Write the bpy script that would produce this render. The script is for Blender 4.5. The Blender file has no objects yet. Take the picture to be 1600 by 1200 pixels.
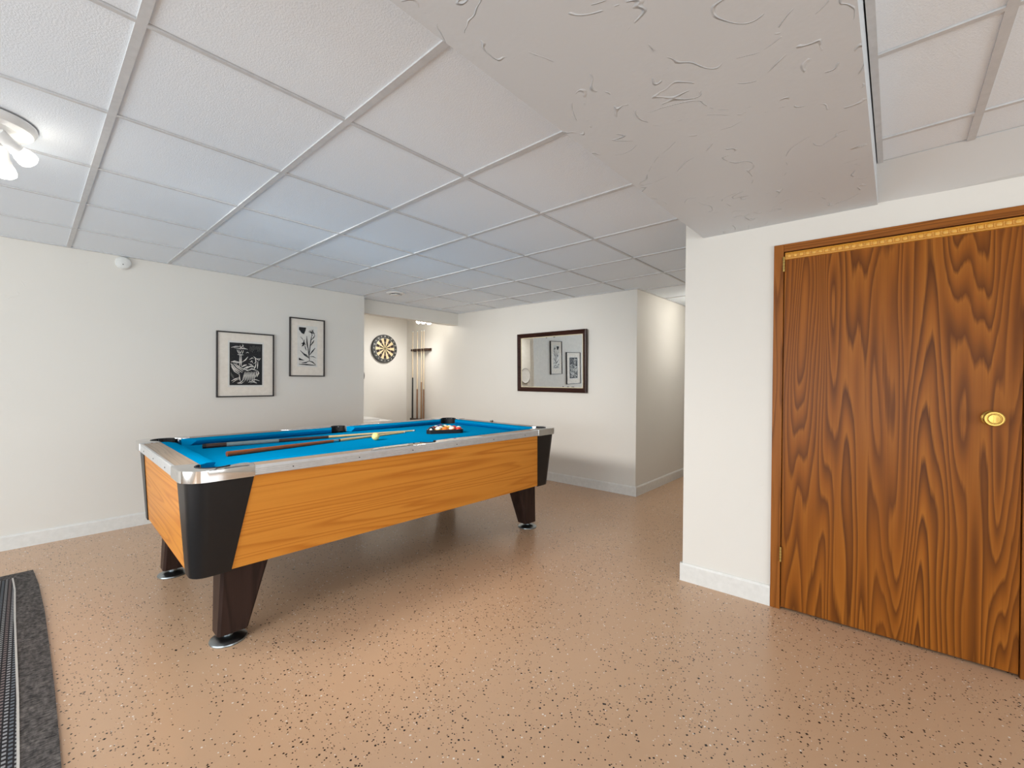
import bpy, bmesh, math, random
from mathutils import Vector, Matrix
random.seed(7)
sc = bpy.context.scene
COL = sc.collection
PI = math.pi

# ------------------------------------------------------------------ camera
HC = 1.245
ya, pi_, ro = math.radians(41.6), math.radians(-0.45), math.radians(0.42)
f = Vector((math.cos(ya)*math.cos(pi_), math.sin(ya)*math.cos(pi_), math.sin(pi_)))
r0 = Vector((math.sin(ya), -math.cos(ya), 0)); u0 = r0.cross(f)
r = r0*math.cos(ro) + u0*math.sin(ro); u = -r0*math.sin(ro) + u0*math.cos(ro)
cam = bpy.data.cameras.new('camera'); cam.sensor_width = 36; cam.lens = 674/1600*36
cam.clip_start = 0.02
co = bpy.data.objects.new('camera', cam); COL.objects.link(co)
co.matrix_world = Matrix(((r.x, u.x, -f.x, 0), (r.y, u.y, -f.y, 0), (r.z, u.z, -f.z, HC), (0, 0, 0, 1)))
sc.camera = co

# ------------------------------------------------------------------ world, light, exposure
w = bpy.data.worlds.new('world'); sc.world = w; w.use_nodes = True
w.node_tree.nodes['Background'].inputs[0].default_value = (0.8, 0.88, 1, 1)
w.node_tree.nodes['Background'].inputs[1].default_value = 1.0
vs = sc.view_settings
vs.view_transform = 'Standard'; vs.look = 'None'; vs.gamma = 1; vs.use_curve_mapping = False
vs.exposure = 0.58
def area(name, loc, rot, sx, sy, power, col=(1, 1, 1)):
    l = bpy.data.lights.new(name, 'AREA'); l.shape = 'RECTANGLE'; l.size = sx; l.size_y = sy
    l.energy = power; l.color = col
    o = bpy.data.objects.new(name, l); COL.objects.link(o); o.location = loc; o.rotation_euler = rot
    return o
# fill light set at added, unseen windows behind and left of the camera
area('added_window_fill', (-0.6, -4.47, 1.0), (math.radians(90), 0, 0), 4.4, 1.7, 60, (0.87, 0.955, 1.0))
area('added_window_fill', (-3.17, 1.3, 1.0), (math.radians(90), 0, math.radians(-90)), 5.6, 1.7, 80, (0.87, 0.955, 1.0))
BULB = 80.0

# ------------------------------------------------------------------ materials
def lin(c):
    return tuple(((v/255)/12.92 if v/255 <= .04045 else ((v/255+.055)/1.055)**2.4) for v in c)
def rgb(*c): return (*lin(c), 1)
class NT:
    def __init__(s, name):
        s.m = bpy.data.materials.new(name); s.m.use_nodes = True; s.t = s.m.node_tree
        s.b = s.t.nodes['Principled BSDF']
    def n(s, typ, **kw):
        nd = s.t.nodes.new(typ)
        for k, v in kw.items():
            if isinstance(k, str) and hasattr(nd, k): setattr(nd, k, v)
        return nd
    def l(s, a, b): s.t.links.new(a, b)
    def set(s, **kw):
        for k, v in kw.items(): s.b.inputs[k.replace('_', ' ')].default_value = v
    def math(s, op, a, b=None, c=None):
        nd = s.n('ShaderNodeMath', operation=op)
        for i, v in enumerate((a, b, c)):
            if v is None: continue
            if hasattr(v, 'links'): s.l(v, nd.inputs[i])
            else: nd.inputs[i].default_value = v
        return nd.outputs[0]
    def coords(s, scale=(1, 1, 1), kind='Object', loc=(0, 0, 0)):
        tc = s.n('ShaderNodeTexCoord'); mp = s.n('ShaderNodeMapping')
        mp.inputs['Scale'].default_value = scale; mp.inputs['Location'].default_value = loc
        s.l(tc.outputs[kind], mp.inputs['Vector']); return mp.outputs[0]
    def noise(s, vec, scale, detail=2, rough=.5, dist=0):
        nd = s.n('ShaderNodeTexNoise'); s.l(vec, nd.inputs['Vector'])
        nd.inputs['Scale'].default_value = scale; nd.inputs['Detail'].default_value = detail
        nd.inputs['Roughness'].default_value = rough; nd.inputs['Distortion'].default_value = dist
        return nd.outputs['Fac']
    def ramp(s, fac, stops):
        nd = s.n('ShaderNodeValToRGB'); s.l(fac, nd.inputs[0]); e = nd.color_ramp.elements
        while len(e) < len(stops): e.new(.5)
        for i, (p, c) in enumerate(stops): e[i].position = p; e[i].color = c
        return nd.outputs[0]
    def mix(s, fac, a, b, mode='MIX'):
        nd = s.n('ShaderNodeMix', data_type='RGBA', blend_type=mode)
        for i, v in ((0, fac), (6, a), (7, b)):
            if hasattr(v, 'links'): s.l(v, nd.inputs[i])
            else: nd.inputs[i].default_value = v
        return nd.outputs[2]
    def bump(s, h, strength=.2, dist=.01):
        nd = s.n('ShaderNodeBump'); nd.inputs['Strength'].default_value = strength
        nd.inputs['Distance'].default_value = dist; s.l(h, nd.inputs['Height']); s.l(nd.outputs[0], s.b.inputs['Normal'])
    def base(s, sock): s.l(sock, s.b.inputs['Base Color'])
W1 = (1, 1, 1, 1); K0 = (0, 0, 0, 1)
MATS = {}
def plain(name, c, rough=.5, metal=0, spec=.5, **kw):
    t = NT(name); t.set(Base_Color=rgb(*c), Roughness=rough, Metallic=metal)
    t.b.inputs['Specular IOR Level'].default_value = spec
    for k, v in kw.items(): t.set(**{k: v})
    # faint procedural wear so no surface is perfectly even
    v = t.coords(); n = t.noise(v, 35, 3)
    t.base(t.mix(.06, rgb(*c), t.ramp(n, [(.3, K0), (.7, rgb(*[min(255, x*1.25+10) for x in c]))])))
    MATS[name] = t.m; return t.m

def m_wall(name, c, ridge=.25, sparse=.66, rough=.6):
    t = NT(name); t.set(Roughness=rough); t.b.inputs['Specular IOR Level'].default_value = .3
    v = t.coords(); n1 = t.noise(v, 1.6, 2); n2 = t.noise(v, 60, 2)
    t.base(t.mix(n1, rgb(*c), rgb(*[x-5 for x in c])))
    # trowel ridges: thin, broken curved lines
    vd = t.coords((1, 1, 1), loc=(3, 1, 7))
    nn = t.noise(vd, 3.4, 2, .5, .9)
    line = t.math('SUBTRACT', 1, t.math('MULTIPLY', t.math('ABSOLUTE', t.math('SUBTRACT', nn, .5)), 110))
    line = t.math('MAXIMUM', line, 0)
    gate = t.math('MAXIMUM', t.math('SUBTRACT', t.noise(vd, 15, 2), sparse-.05), 0)
    h = t.math('ADD', t.math('MULTIPLY', t.math('MULTIPLY', line, gate), 9), t.math('MULTIPLY', n2, .05))
    t.bump(h, ridge, .012)
    MATS[name] = t.m; return t.m
M_WALL = m_wall('wall_paint', (228, 224, 216), .13)
M_SOFFIT = m_wall('soffit_plaster', (214, 219, 223), .6, .53, .5)
M_BAND = m_wall('bulkhead_paint', (214, 214, 212), .1)
M_BASE = plain('baseboard_paint', (226, 225, 220), .4)

t = NT('ceiling_tile'); t.set(Roughness=.9); t.b.inputs['Specular IOR Level'].default_value = .15
v = t.coords(); n = t.noise(v, 190, 3, .6)
t.base(t.mix(n, rgb(230, 237, 244), rgb(240, 246, 251))); t.bump(n, .35, .004); M_TILE = t.m
M_TEE = plain('tee_metal', (204, 205, 206), .5)

t = NT('epoxy_floor'); t.set(Roughness=.26); t.b.inputs['Specular IOR Level'].default_value = .42
v = t.coords()
big = t.noise(v, .9, 3); mid = t.noise(v, 6, 2)
base = t.mix(big, rgb(206, 171, 139), rgb(197, 160, 129))
def flakes(vec, scale, frac, size, seed):
    warp = t.n('ShaderNodeVectorMath', operation='ADD'); t.l(vec, warp.inputs[0]); warp.inputs[1].default_value = (seed, seed*.7, 0)
    vo = t.n('ShaderNodeTexVoronoi', feature='F1'); vo.distance = 'MANHATTAN'; t.l(warp.outputs[0], vo.inputs['Vector']); vo.inputs['Scale'].default_value = scale
    sp = t.n('ShaderNodeSeparateColor'); t.l(vo.outputs['Color'], sp.inputs[0])
    clump = t.math('MULTIPLY', t.math('SUBTRACT', t.noise(vec, 3.2+seed*.1, 3), .28), frac*3.2)
    pick = t.math('LESS_THAN', sp.outputs[0], clump)
    sz = t.math('MULTIPLY', t.math('ADD', sp.outputs[1], .25), size)
    return t.math('MULTIPLY', pick, t.math('LESS_THAN', vo.outputs['Distance'], sz))
flat = t.n('ShaderNodeVectorMath', operation='MULTIPLY'); t.l(v, flat.inputs[0]); flat.inputs[1].default_value = (1, 1, 0)
fv = flat.outputs[0]
c1 = t.mix(flakes(fv, 105, .42, .46, 1.3), base, rgb(42, 32, 27))
c2 = t.mix(flakes(fv, 76, .14, .42, 4.1), c1, rgb(30, 25, 23))
c3 = t.mix(flakes(fv, 98, .15, .40, 8.7), c2, rgb(236, 228, 218))
t.base(c3)
t.bump(t.noise(v, 14, 3), .05, .01); M_FLOOR = t.m

def m_grain(name, along, across, cols, lines, fa=.5, fc=5.0, rough=.35, lo=.35, seed=0, coat=0, third=0.0):
    """contours of a stretched noise field: cathedral grain. along/across are axis indices"""
    t = NT(name); t.set(Roughness=rough); t.b.inputs['Specular IOR Level'].default_value = .15
    if coat: t.set(Coat_Weight=coat, Coat_Roughness=.25)
    sc_ = [third]*3; sc_[along] = fa; sc_[across] = fc
    v = t.coords(tuple(sc_), loc=(seed, seed*1.7, seed*.3))
    n = t.noise(v, 1.0, 2.0, .4, .15)
    fi = [third]*3; fi[along] = fa*6; fi[across] = fc*22
    fine = t.noise(t.coords(tuple(fi)), 1.0, 3, .6)
    fi2 = [third]*3; fi2[along] = fa*.25; fi2[across] = fc*1.3
    broad = t.noise(t.coords(tuple(fi2), loc=(5+seed, 2, 9)), 1.0, 2)
    ph = t.math('ADD', t.math('MULTIPLY', n, lines), t.math('MULTIPLY', fine, .28))
    fr = t.math('FRACT', ph)
    col = t.ramp(fr, [(0, cols[0]), (lo, cols[1]), (.8, cols[2]), (.97, cols[0])])
    col = t.mix(t.math('MULTIPLY', t.ramp(broad, [(.35, K0), (.65, W1)]), .5), col, cols[3])
    col = t.mix(t.math('MULTIPLY', t.ramp(fine, [(.45, K0), (.75, W1)]), .35), col, cols[0])
    t.base(col); t.bump(fine, .06, .002)
    MATS[name] = t.m; return t.m
M_DOOR = m_grain('walnut_veneer', 2, 0, (rgb(92, 50, 16), rgb(146, 84, 26), rgb(164, 99, 34), rgb(132, 74, 24)), 26.0, .34, 5.2, .34, .45)
M_CASE = m_grain('stained_casing', 2, 0, (rgb(112, 64, 24), rgb(150, 90, 36), rgb(158, 96, 40), rgb(140, 82, 32)), 6, .8, 16, .38, .3, 3)
M_CASEH = m_grain('stained_head_casing', 0, 2, (rgb(112, 64, 24), rgb(150, 90, 36), rgb(158, 96, 40), rgb(140, 82, 32)), 6, .8, 16, .38, .3, 3)
OAK = (rgb(192, 116, 42), rgb(216, 142, 57), rgb(220, 147, 61), rgb(208, 132, 50))
M_OAKX = m_grain('oak_laminate_side', 0, 2, OAK, 15, .30, 6.0, .42, .3, 1)
M_OAKY = m_grain('oak_laminate_end', 1, 2, OAK, 15, .30, 6.0, .36, .3, 2)
TAUPE = (rgb(142, 120, 98), rgb(170, 147, 124), rgb(176, 154, 132), rgb(162, 140, 118))
M_TAUX = m_grain('taupe_laminate_side', 0, 1, TAUPE, 8, .8, 22, .3, .3, 1)
M_TAUY = m_grain('taupe_laminate_end', 1, 0, TAUPE, 8, .8, 22, .3, .3, 1)
M_BEAD = plain('gilt_moulding', (212, 150, 52), .42)
M_BEADC = plain('gilt_bead', (222, 164, 70), .38)

def m_cloth(name, c):
    t = NT(name); t.set(Roughness=.95); t.b.inputs['Specular IOR Level'].default_value = 0
    v = t.coords(); n = t.noise(v, 420, 2); n2 = t.noise(v, 3, 3)
    t.base(t.mix(n2, rgb(*c), rgb(*[max(0, x-10) for x in c]))); t.bump(n, .15, .002)
    return t.m
M_CLOTH = m_cloth('blue_cloth', (4, 142, 194))
M_CHROME = plain('chrome', (222, 222, 222), .07, 1)
M_ALU = plain('brushed_aluminium', (216, 216, 216), .32, .6)
M_STEEL = plain('steel_foot', (150, 156, 158), .28, 1)
M_BLACK = plain('black_plastic', (25, 23, 23), .36, 0, .35)
M_RUBBER = plain('black_rubber', (22, 20, 20), .6)
M_LEG = m_grain('dark_leg_laminate', 2, 0, (rgb(40, 28, 24), rgb(56, 40, 34), rgb(58, 42, 36), rgb(48, 34, 29)), 6, 1, 14, .4, .3, 4, third=8)
M_BRASS = plain('brass', (196, 160, 84), .25, 1)
M_HINGE = plain('aged_brass', (186, 158, 92), .3, 1)
M_WHITEPL = plain('white_plastic', (226, 226, 222), .4)
M_WHITEMET = plain('white_metal', (228, 228, 226), .35)
M_GREYDK = plain('dark_slot', (70, 68, 65), .6)
M_MIRROR = plain('silvered_glass', (238, 240, 240), .0, 1)
M_MFRAME = m_grain('mahogany_frame', 1, 2, (rgb(40, 22, 18), rgb(58, 34, 28), rgb(62, 37, 30), rgb(50, 29, 24)), 5, 1, 20, .32, .3, 2)
M_FILLET = plain('cream_fillet', (222, 208, 176), .5)
M_PFRAME = plain('black_frame', (38, 32, 30), .35)
M_MAT = plain('mat_board', (242, 232, 218), .85)
M_PAPER = plain('print_paper', (232, 228, 220), .85)
M_INK = plain('black_ink', (34, 34, 36), .8)
M_CREAM = plain('cream_sisal', (226, 206, 160), .85)
M_DARKSIS = plain('black_sisal', (48, 34, 30), .85)
M_RED = plain('dull_red_sisal', (120, 52, 40), .85)
M_OLIVE = plain('olive_sisal', (92, 96, 60), .85)
M_DBRING = plain('number_ring_black', (52, 52, 50), .5)
M_WIRE = plain('wire', (205, 205, 200), .3, 1)
M_DWOOD = plain('dark_brown_wood', (58, 40, 30), .4)
M_CUEBUTT = plain('dark_cue_butt', (70, 46, 34), .3)
M_CUEBROWN = plain('brown_cue_butt', (132, 96, 68), .35)
M_CUETAN = plain('tan_cue_butt', (146, 110, 74), .35)
M_CUEORANGE = plain('reddish_cue_butt', (150, 78, 36), .28)
M_WRAP = plain('grey_linen_wrap', (128, 142, 140), .8)
M_SHAFT = plain('maple_shaft', (222, 184, 128), .35)
M_SHAFTP = plain('pale_maple_shaft', (214, 194, 164), .35)
M_SILVER = plain('silver_joint', (205, 212, 215), .2, 1)
M_TIP = plain('leather_tip', (70, 110, 130), .8)
M_FERR = plain('white_ferrule', (238, 234, 224), .4)
M_CHALK = plain('chalk_paper', (110, 96, 84), .8)
M_CHALKT = plain('chalk_top', (190, 196, 190), .9)
M_CABW = plain('white_cabinet', (232, 230, 226), .45)
M_CABG = plain('pale_grey_door', (206, 202, 196), .5)
M_CLOCK = plain('clock_face', (236, 234, 230), .5)
M_CLRIM = plain('clock_rim', (64, 62, 60), .4)

def m_emit(name, c, s):
    t = NT(name); t.set(Base_Color=rgb(*c), Emission_Color=rgb(*c), Emission_Strength=s, Roughness=.3); return t.m
M_BULB = m_emit('lit_bulb', (255, 250, 240), BULB)
def m_glass(name):
    t = NT(name); nt = t.t; out = nt.nodes['Material Output']
    tr = t.n('ShaderNodeBsdfTransparent'); gl = t.n('ShaderNodeBsdfGlossy'); gl.inputs['Roughness'].default_value = .02
    fr = t.n('ShaderNodeFresnel'); fr.inputs['IOR'].default_value = 1.08
    mx = t.n('ShaderNodeMixShader'); t.l(fr.outputs[0], mx.inputs[0]); t.l(tr.outputs[0], mx.inputs[1]); t.l(gl.outputs[0], mx.inputs[2])
    t.l(mx.outputs[0], out.inputs[0]); return t.m
M_GLASS = m_glass('picture_glass')
# rug weaves
t = NT('rug_border'); t.set(Roughness=.95); t.b.inputs['Specular IOR Level'].default_value = .1
v = t.coords((60, 260, 60)); n = t.noise(v, 1, 2); v2 = t.coords((90, 30, 60)); n2 = t.noise(v2, 1, 2)
t.base(t.ramp(t.math('ADD', t.math('MULTIPLY', n, .6), t.math('MULTIPLY', n2, .4)), [(.36, rgb(52, 50, 50)), (.5, rgb(84, 80, 78)), (.66, rgb(118, 112, 108))]))
t.bump(n, .5, .004); M_RUG = t.m
t = NT('rug_field'); t.set(Roughness=.95); t.b.inputs['Specular IOR Level'].default_value = .1
v = t.coords(); sx = t.n('ShaderNodeSeparateXYZ'); t.l(v, sx.inputs[0])
colid = t.math('FLOOR', t.math('MULTIPLY', sx.outputs[0], 70))
ys = t.math('FRACT', t.math('ADD', t.math('MULTIPLY', sx.outputs[1], 42), t.math('MULTIPLY', colid, .5)))
xs = t.math('FRACT', t.math('MULTIPLY', sx.outputs[0], 70))
dot = t.math('MULTIPLY', t.math('LESS_THAN', ys, .5), t.math('LESS_THAN', t.math('ABSOLUTE', t.math('SUBTRACT', xs, .5)), .34))
par = t.math('FRACT', t.math('MULTIPLY', colid, .25))
dc = t.ramp(par, [(0, rgb(150, 150, 152)), (.3, rgb(96, 104, 112)), (.6, rgb(160, 158, 156)), (.8, rgb(112, 92, 90))])
t.base(t.mix(dot, rgb(46, 44, 46), dc)); t.bump(dot, .4, .003); M_RUGF = t.m
M_RUGL = plain('rug_pale_line', (190, 186, 180), .9)

# ------------------------------------------------------------------ mesh helpers
class MB:
    def __init__(s): s.bm = bmesh.new()
    def box(s, x0, x1, y0, y1, z0, z1, bev=0):
        vs_ = [s.bm.verts.new(p) for p in ((x0, y0, z0), (x1, y0, z0), (x1, y1, z0), (x0, y1, z0), (x0, y0, z1), (x1, y0, z1), (x1, y1, z1), (x0, y1, z1))]
        fs = [s.bm.faces.new([vs_[i] for i in q]) for q in ((3, 2, 1, 0), (4, 5, 6, 7), (0, 1, 5, 4), (1, 2, 6, 5), (2, 3, 7, 6), (3, 0, 4, 7))]
        if bev:
            es = list({e for f_ in fs for e in f_.edges})
            bmesh.ops.bevel(s.bm, geom=es, offset=bev, segments=2, affect='EDGES', profile=.6)
        return s
    def loft(s, rings, cap=True, closed=True):
        R = [[s.bm.verts.new(p) for p in ring] for ring in rings]
        n = len(R[0])
        for a, b in zip(R, R[1:]):
            for i in range(n if closed else n-1):
                j = (i+1) % n
                s.bm.faces.new((a[i], a[j], b[j], b[i]))
        if cap:
            s.bm.faces.new(list(reversed(R[0]))); s.bm.faces.new(R[-1])
        return s
    def prism(s, outline, z0, z1):
        return s.loft([[(x, y, z0) for x, y in outline], [(x, y, z1) for x, y in outline]])
    def lathe(s, prof, n=24, mat=None, caps=True):
        rings = [[(rr*math.cos(2*PI*i/n), rr*math.sin(2*PI*i/n), z) for i in range(n)] for rr, z in prof]
        if mat is not None: rings = [[tuple(mat @ Vector(p)) for p in rg] for rg in rings]
        return s.loft(rings, caps)
    def tube(s, p0, p1, r0_, r1_, n=12):
        p0, p1 = Vector(p0), Vector(p1); d = p1-p0; L = d.length
        m = Matrix.Translation(p0) @ d.to_track_quat('Z', 'Y').to_matrix().to_4x4()
        return s.lathe([(r0_, 0), (r1_, L)], n, m)
    def stroke(s, pts, wd, y, ):   # flat ribbon in the xz plane
        P = [Vector((a, b)) for a, b in pts]; L = []; Rr = []
        for i, p in enumerate(P):
            d = (P[min(i+1, len(P)-1)]-P[max(i-1, 0)]); d = d.normalized() if d.length else Vector((1, 0)); nrm = Vector((-d.y, d.x))
            k = wd*(.35 if i in (0, len(P)-1) else 1)*.5
            L.append(s.bm.verts.new((p.x+nrm.x*k, y, p.y+nrm.y*k))); Rr.append(s.bm.verts.new((p.x-nrm.x*k, y, p.y-nrm.y*k)))
        for i in range(len(P)-1): s.bm.faces.new((L[i], L[i+1], Rr[i+1], Rr[i]))
        return s
    def poly(s, pts, y):
        s.bm.faces.new([s.bm.verts.new((a, y, b)) for a, b in pts]); return s
    def build(s, name, mat, parent=None, smooth=False, loc=None, rot=None, norm=True):
        if norm: bmesh.ops.recalc_face_normals(s.bm, faces=s.bm.faces)
        me = bpy.data.meshes.new(name); s.bm.to_mesh(me); s.bm.free()
        if smooth:
            for p in me.polygons: p.use_smooth = True
            try: me.set_sharp_from_angle(angle=math.radians(38))
            except Exception: pass
        me.materials.append(mat)
        o = bpy.data.objects.new(name, me); COL.objects.link(o)
        if parent: o.parent = parent
        if loc is not None: o.location = loc
        if rot is not None: o.rotation_euler = rot
        return o
def tag(o, label=None, cat=None, group=None, kind=None):
    if label: o['label'] = label
    if cat: o['category'] = cat
    if group: o['group'] = group
    if kind: o['kind'] = kind
    return o
def empty(name, loc=(0, 0, 0), rz=0, rot=None):
    o = bpy.data.objects.new(name, None); COL.objects.link(o); o.location = loc
    o.rotation_euler = rot if rot else (0, 0, rz); o.empty_display_size = .05
    return o
def link_copy(src, name, parent, loc=None):
    o = src.copy(); o.name = name; COL.objects.link(o); o.parent = parent
    if loc is not None: o.location = loc
    return o
def copy_tree(o, parent=None):
    c = o.copy(); COL.objects.link(c); c.parent = parent
    for ch in list(o.children): copy_tree(ch, c)
    return c
def struct(o, label, cat=None): return tag(o, label, cat, kind='structure')
def arc(cx, cy, rr, a0, a1, n):
    return [(cx+rr*math.cos(math.radians(a0+(a1-a0)*i/n)), cy+rr*math.sin(math.radians(a0+(a1-a0)*i/n))) for i in range(n+1)]

# ------------------------------------------------------------------ room shell
ZC = 2.245          # suspended ceiling
ZS = 2.122          # soffit underside
XL, XH, YN, YB = -3.2, 8.0, -4.5, 6.2
YL = 4.765          # left wall face
YLB = 4.84          # its rear face
XE = 2.69           # left wall end
def wx(y): return 4.38-.0214*(y-2.095)      # face of the wall with the mirror
YHW = 2.09          # hall wall face
DC = Vector((2.74, .987, 0))                # free corner of the door wall
DROT = math.atan2(-1, .0429)

struct(MB().box(XL-.1, XH, YN-.1, YB+.1, -.08, 0).build('floor', M_FLOOR), 'tan epoxy floor with black and white flakes', 'floor')
struct(MB().box(XL, XE, YL, YLB, 0, ZC+.1).build('wall_left', M_WALL), 'long white wall behind the pool table holding two prints', 'wall')
struct(MB().box(XL-.1, 4.5, YB, YB+.1, 0, 2.4).build('wall_back', M_WALL), 'white alcove wall holding the dartboard', 'wall')
o = MB().loft([[(wx(YHW), YHW, z), (wx(YB), YB, z), (wx(YB)+.25, YB, z), (XH, YB-2, z), (XH, YHW, z)] for z in (0, 2.4)]).build('wall_far', M_WALL)
struct(o, 'white wall carrying the mirror and turning into the hall', 'wall')
struct(MB().box(XH, XH+.1, .9, 2.2, 0, 2.4).build('wall_hall', M_WALL), 'white wall closing the hall beyond the corner', 'wall')
def wall_hole(name, axis, c0, c1, a0, a1, h0, h1, z0, z1, label):
    m = MB()
    for (p, q, lo_, hi_) in ((a0, h0, 0, 2.4), (h1, a1, 0, 2.4), (h0, h1, 0, z0), (h0, h1, z1, 2.4)):
        if axis == 'x': m.box(c0, c1, p, q, lo_, hi_)
        else: m.box(p, q, c0, c1, lo_, hi_)
    struct(m.build(name, M_WALL), label, 'wall')
wall_hole('wall_near', 'y', YN-.12, YN, XL, 3.1, -2.8, 1.6, .15, 1.85, 'white wall with an added glazed opening behind the camera')
wall_hole('wall_side', 'x', XL-.12, XL, YN, YL, -1.5, 4.1, .15, 1.85, 'white side wall with an added glazed opening left of the camera')
struct(MB().box(XL-.12, XL, YL, YB, 0, 2.4).build('wall_alcove', M_WALL), 'white end wall of the dart alcove', 'wall')
def added_window(n, loc, rz, wd, z0, z1):  # added, unseen windows that frame the fill lights
    e = empty('added_window_%d' % n, loc, rz); struct(e, 'unseen white framed glazed opening added to light the room', 'added_window')
    for a, b in ((-wd/2, -wd/2+.05), (wd/2-.05, wd/2), (-.025, .025)):
        MB().box(a, b, .0, .06, z0, z1).build('frame_bar', M_WHITEPL, e)
    for a, b in ((z0, z0+.05), (z1-.05, z1)):
        MB().box(-wd/2, wd/2, .0, .06, a, b).build('frame_bar', M_WHITEPL, e)
    for s in (-1, 1):
        MB().box(min(s*.025, s*(wd/2-.05)), max(s*.025, s*(wd/2-.05)), .028, .034, z0+.05, z1-.05).build('pane', M_GLASS, e)
added_window(1, (-.6, YN-.08, 0), 0, 4.4, .15, 1.85)
added_window(2, (XL-.08, 1.3, 0), PI/2, 5.6, .15, 1.85)

# ceiling: hidden deck, tees and lay-in tiles
ceil = MB().box(XL, XH, YN, YB, ZC+.09, ZC+.15).build('ceiling', M_WALL)
struct(ceil, 'suspended ceiling of white square tiles in a metal grid', 'ceiling')
xs_ = [.217+.611*k for k in range(-10, 14)]
ysm = [1.60+.634*k for k in range(-1, 5)]
tile_cache = {}
def tile(x0, x1, y0, y1):
    key = (round(x1-x0, 3), round(y1-y0, 3))
    if key not in tile_cache:
        sx_, sy_ = key[0]/2-.010, key[1]/2-.010
        m = MB(); m.loft([[(-sx_, -sy_, .012), (sx_, -sy_, .012), (sx_, sy_, .012), (-sx_, sy_, .012)], [(-sx_-.0, -sy_, .0045), (sx_, -sy_, .0045), (sx_, sy_, .0045), (-sx_, sy_, .0045)]])
        o = m.build('ceiling_tile', M_TILE, ceil); tile_cache[key] = o
        o.location = ((x0+x1)/2, (y0+y1)/2, ZC)
    else:
        link_copy(tile_cache[key], 'ceiling_tile', ceil, ((x0+x1)/2, (y0+y1)/2, ZC))
def tee(x0, x1, y0, y1, drop=.0):
    MB().box(x0, x1, y0, y1, ZC-.0015-drop, ZC+.03).build('grid_tee', M_TEE, ceil)
TW = .0125
def cells(xl, yl):
    for a, b in zip(xl, xl[1:]):
        for c, d in zip(yl, yl[1:]): yield a, b, c, d
YS1, YS0 = .883, .0735      # soffit sides
# main field
xm = [XL]+[x for x in xs_ if XL+.1 < x < XH-.1]+[XH]
ymain = [YS1]+ysm[0:1]+ysm[1:]+[YL]
ymain = [YS1]+[y for y in ysm if y > YS1+.15]+[YL]
for a, b, c, d in cells(xm, ymain):
    if a > 4.3 and c > 2.2: continue
    if a > 4.3 and d > YHW+.01: d = YHW
    if d-c < .05: continue
    tile(a, b, c, d)
for x in xm[1:-1]: tee(x-TW, x+TW, YS1, YL if x < 4.3 else YHW)
for y in ymain[1:-1]:
    for a, b in zip(xm, xm[1:]):
        if a > 4.3 and y > YHW: continue
        tee(a+TW, b-TW, y-TW*.55, y+TW*.55)
for x0_, x1_, y0_, y1_ in ((XL, XE, YL-.022, YL), (XE, 4.32, 4.9, 4.93)): tee(x0_, x1_, y0_, y1_, .001)
MB().loft([[(wx(YHW)-.022, YHW-.02, z), (wx(4.93)-.022, 4.93, z), (wx(4.93), 4.93, z), (wx(YHW), YHW, z)] for z in (ZC-.002, ZC+.02)]).build('grid_tee', M_TEE, ceil)
tee(wx(YHW), XH, YHW-.02, YHW, .001)
# tiles between left wall line and header
for a, b in zip(xm, xm[1:]):
    if b > XE and a < 4.3:
        tile(max(a, XE), min(b, 4.32), YL, 4.93)
# right-hand field beside the door
XR = 2.575
xr = [2.333-.6*k for k in range(8, -1, -1)]+[XR]
yr = [YN, -3.88, -3.27, -2.66, -2.05, -1.44, -.83, -.222, YS0]
for a, b, c, d in cells(xr, yr): tile(a, b, c, d)
for y in yr[1:-1]: tee(xr[0], XR, y-TW, y+TW)
tee(xr[0], XR, YS0-.024, YS0-.004)
for x in xr[1:-1]:
    for c, d in zip(yr, yr[1:]): tee(x-TW*.7, x+TW*.7, c+TW, d-(TW if d < 0 else .024))
# soffit, sloped bulkhead over the door, alcove header
o = MB().box(XL, 3.05, YS0, YS1, ZS, ZC+.09).build('soffit', M_SOFFIT); struct(o, 'low trowelled plaster soffit boxing in a duct', 'soffit')
xd = lambda y: 2.74+(.987-y)*.0429
o = MB().loft([[(XR, y, ZC+.003), (xd(y)+.02, y, ZS-.002), (xd(y)+.02, y, ZC+.05), (XR, y, ZC+.05)] for y in (YN, YS0)]).build('trim_1', M_BAND)
struct(o, 'smooth grey sloping bulkhead strip above the brown door', 'bulkhead')
o = MB().box(XE-.4, 4.36, 4.93, 5.06, 2.07, ZC+.09).build('trim_2', M_WALL); struct(o, 'white header beam over the alcove opening', 'beam')

# door wall (local frame: x runs along the wall away from the corner, y goes into the wall)
DS0, DS1, DZ0, DZ1 = .528, 1.393, .012, 1.956
wr = MB()
wr.box(0, DS0-.015, 0, .14, 0, 2.36); wr.box(DS1+.015, 5.55, 0, .14, 0, 2.36); wr.box(DS0-.015, DS1+.015, 0, .14, DZ1+.015, 2.36)
wr = wr.build('wall_right', M_WALL, loc=DC, rot=(0, 0, DROT)); struct(wr, 'white wall around the brown door', 'wall')
struct(MB().loft([[(2.86, .987, z), (XH, .987, z), (XH, .85, z), (2.86, .85, z)] for z in (0, 2.36)]).build('wall_passage', M_WALL), 'white hall wall hidden behind the corner', 'wall')
def baseboard(name, p0, p1, label, h=.105, th=.013):
    p0, p1 = Vector((*p0, 0)), Vector((*p1, 0)); d = p1-p0; L = d.length
    m = MB(); m.loft([[(x, 0, 0), (x, -th, 0), (x, -th, h-.012), (x, -th*.55, h), (x, 0, h)] for x in (0, L)])
    struct(m.build(name, M_BASE, loc=p0, rot=(0, 0, math.atan2(d.y, d.x))), label, 'baseboard')
baseboard('baseboard_left', (XL, YL), (XE, YL), 'white baseboard along the wall behind the table')
baseboard('baseboard_far', (wx(YB), YB), (wx(YHW), YHW-.013), 'white baseboard under the mirror')
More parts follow.
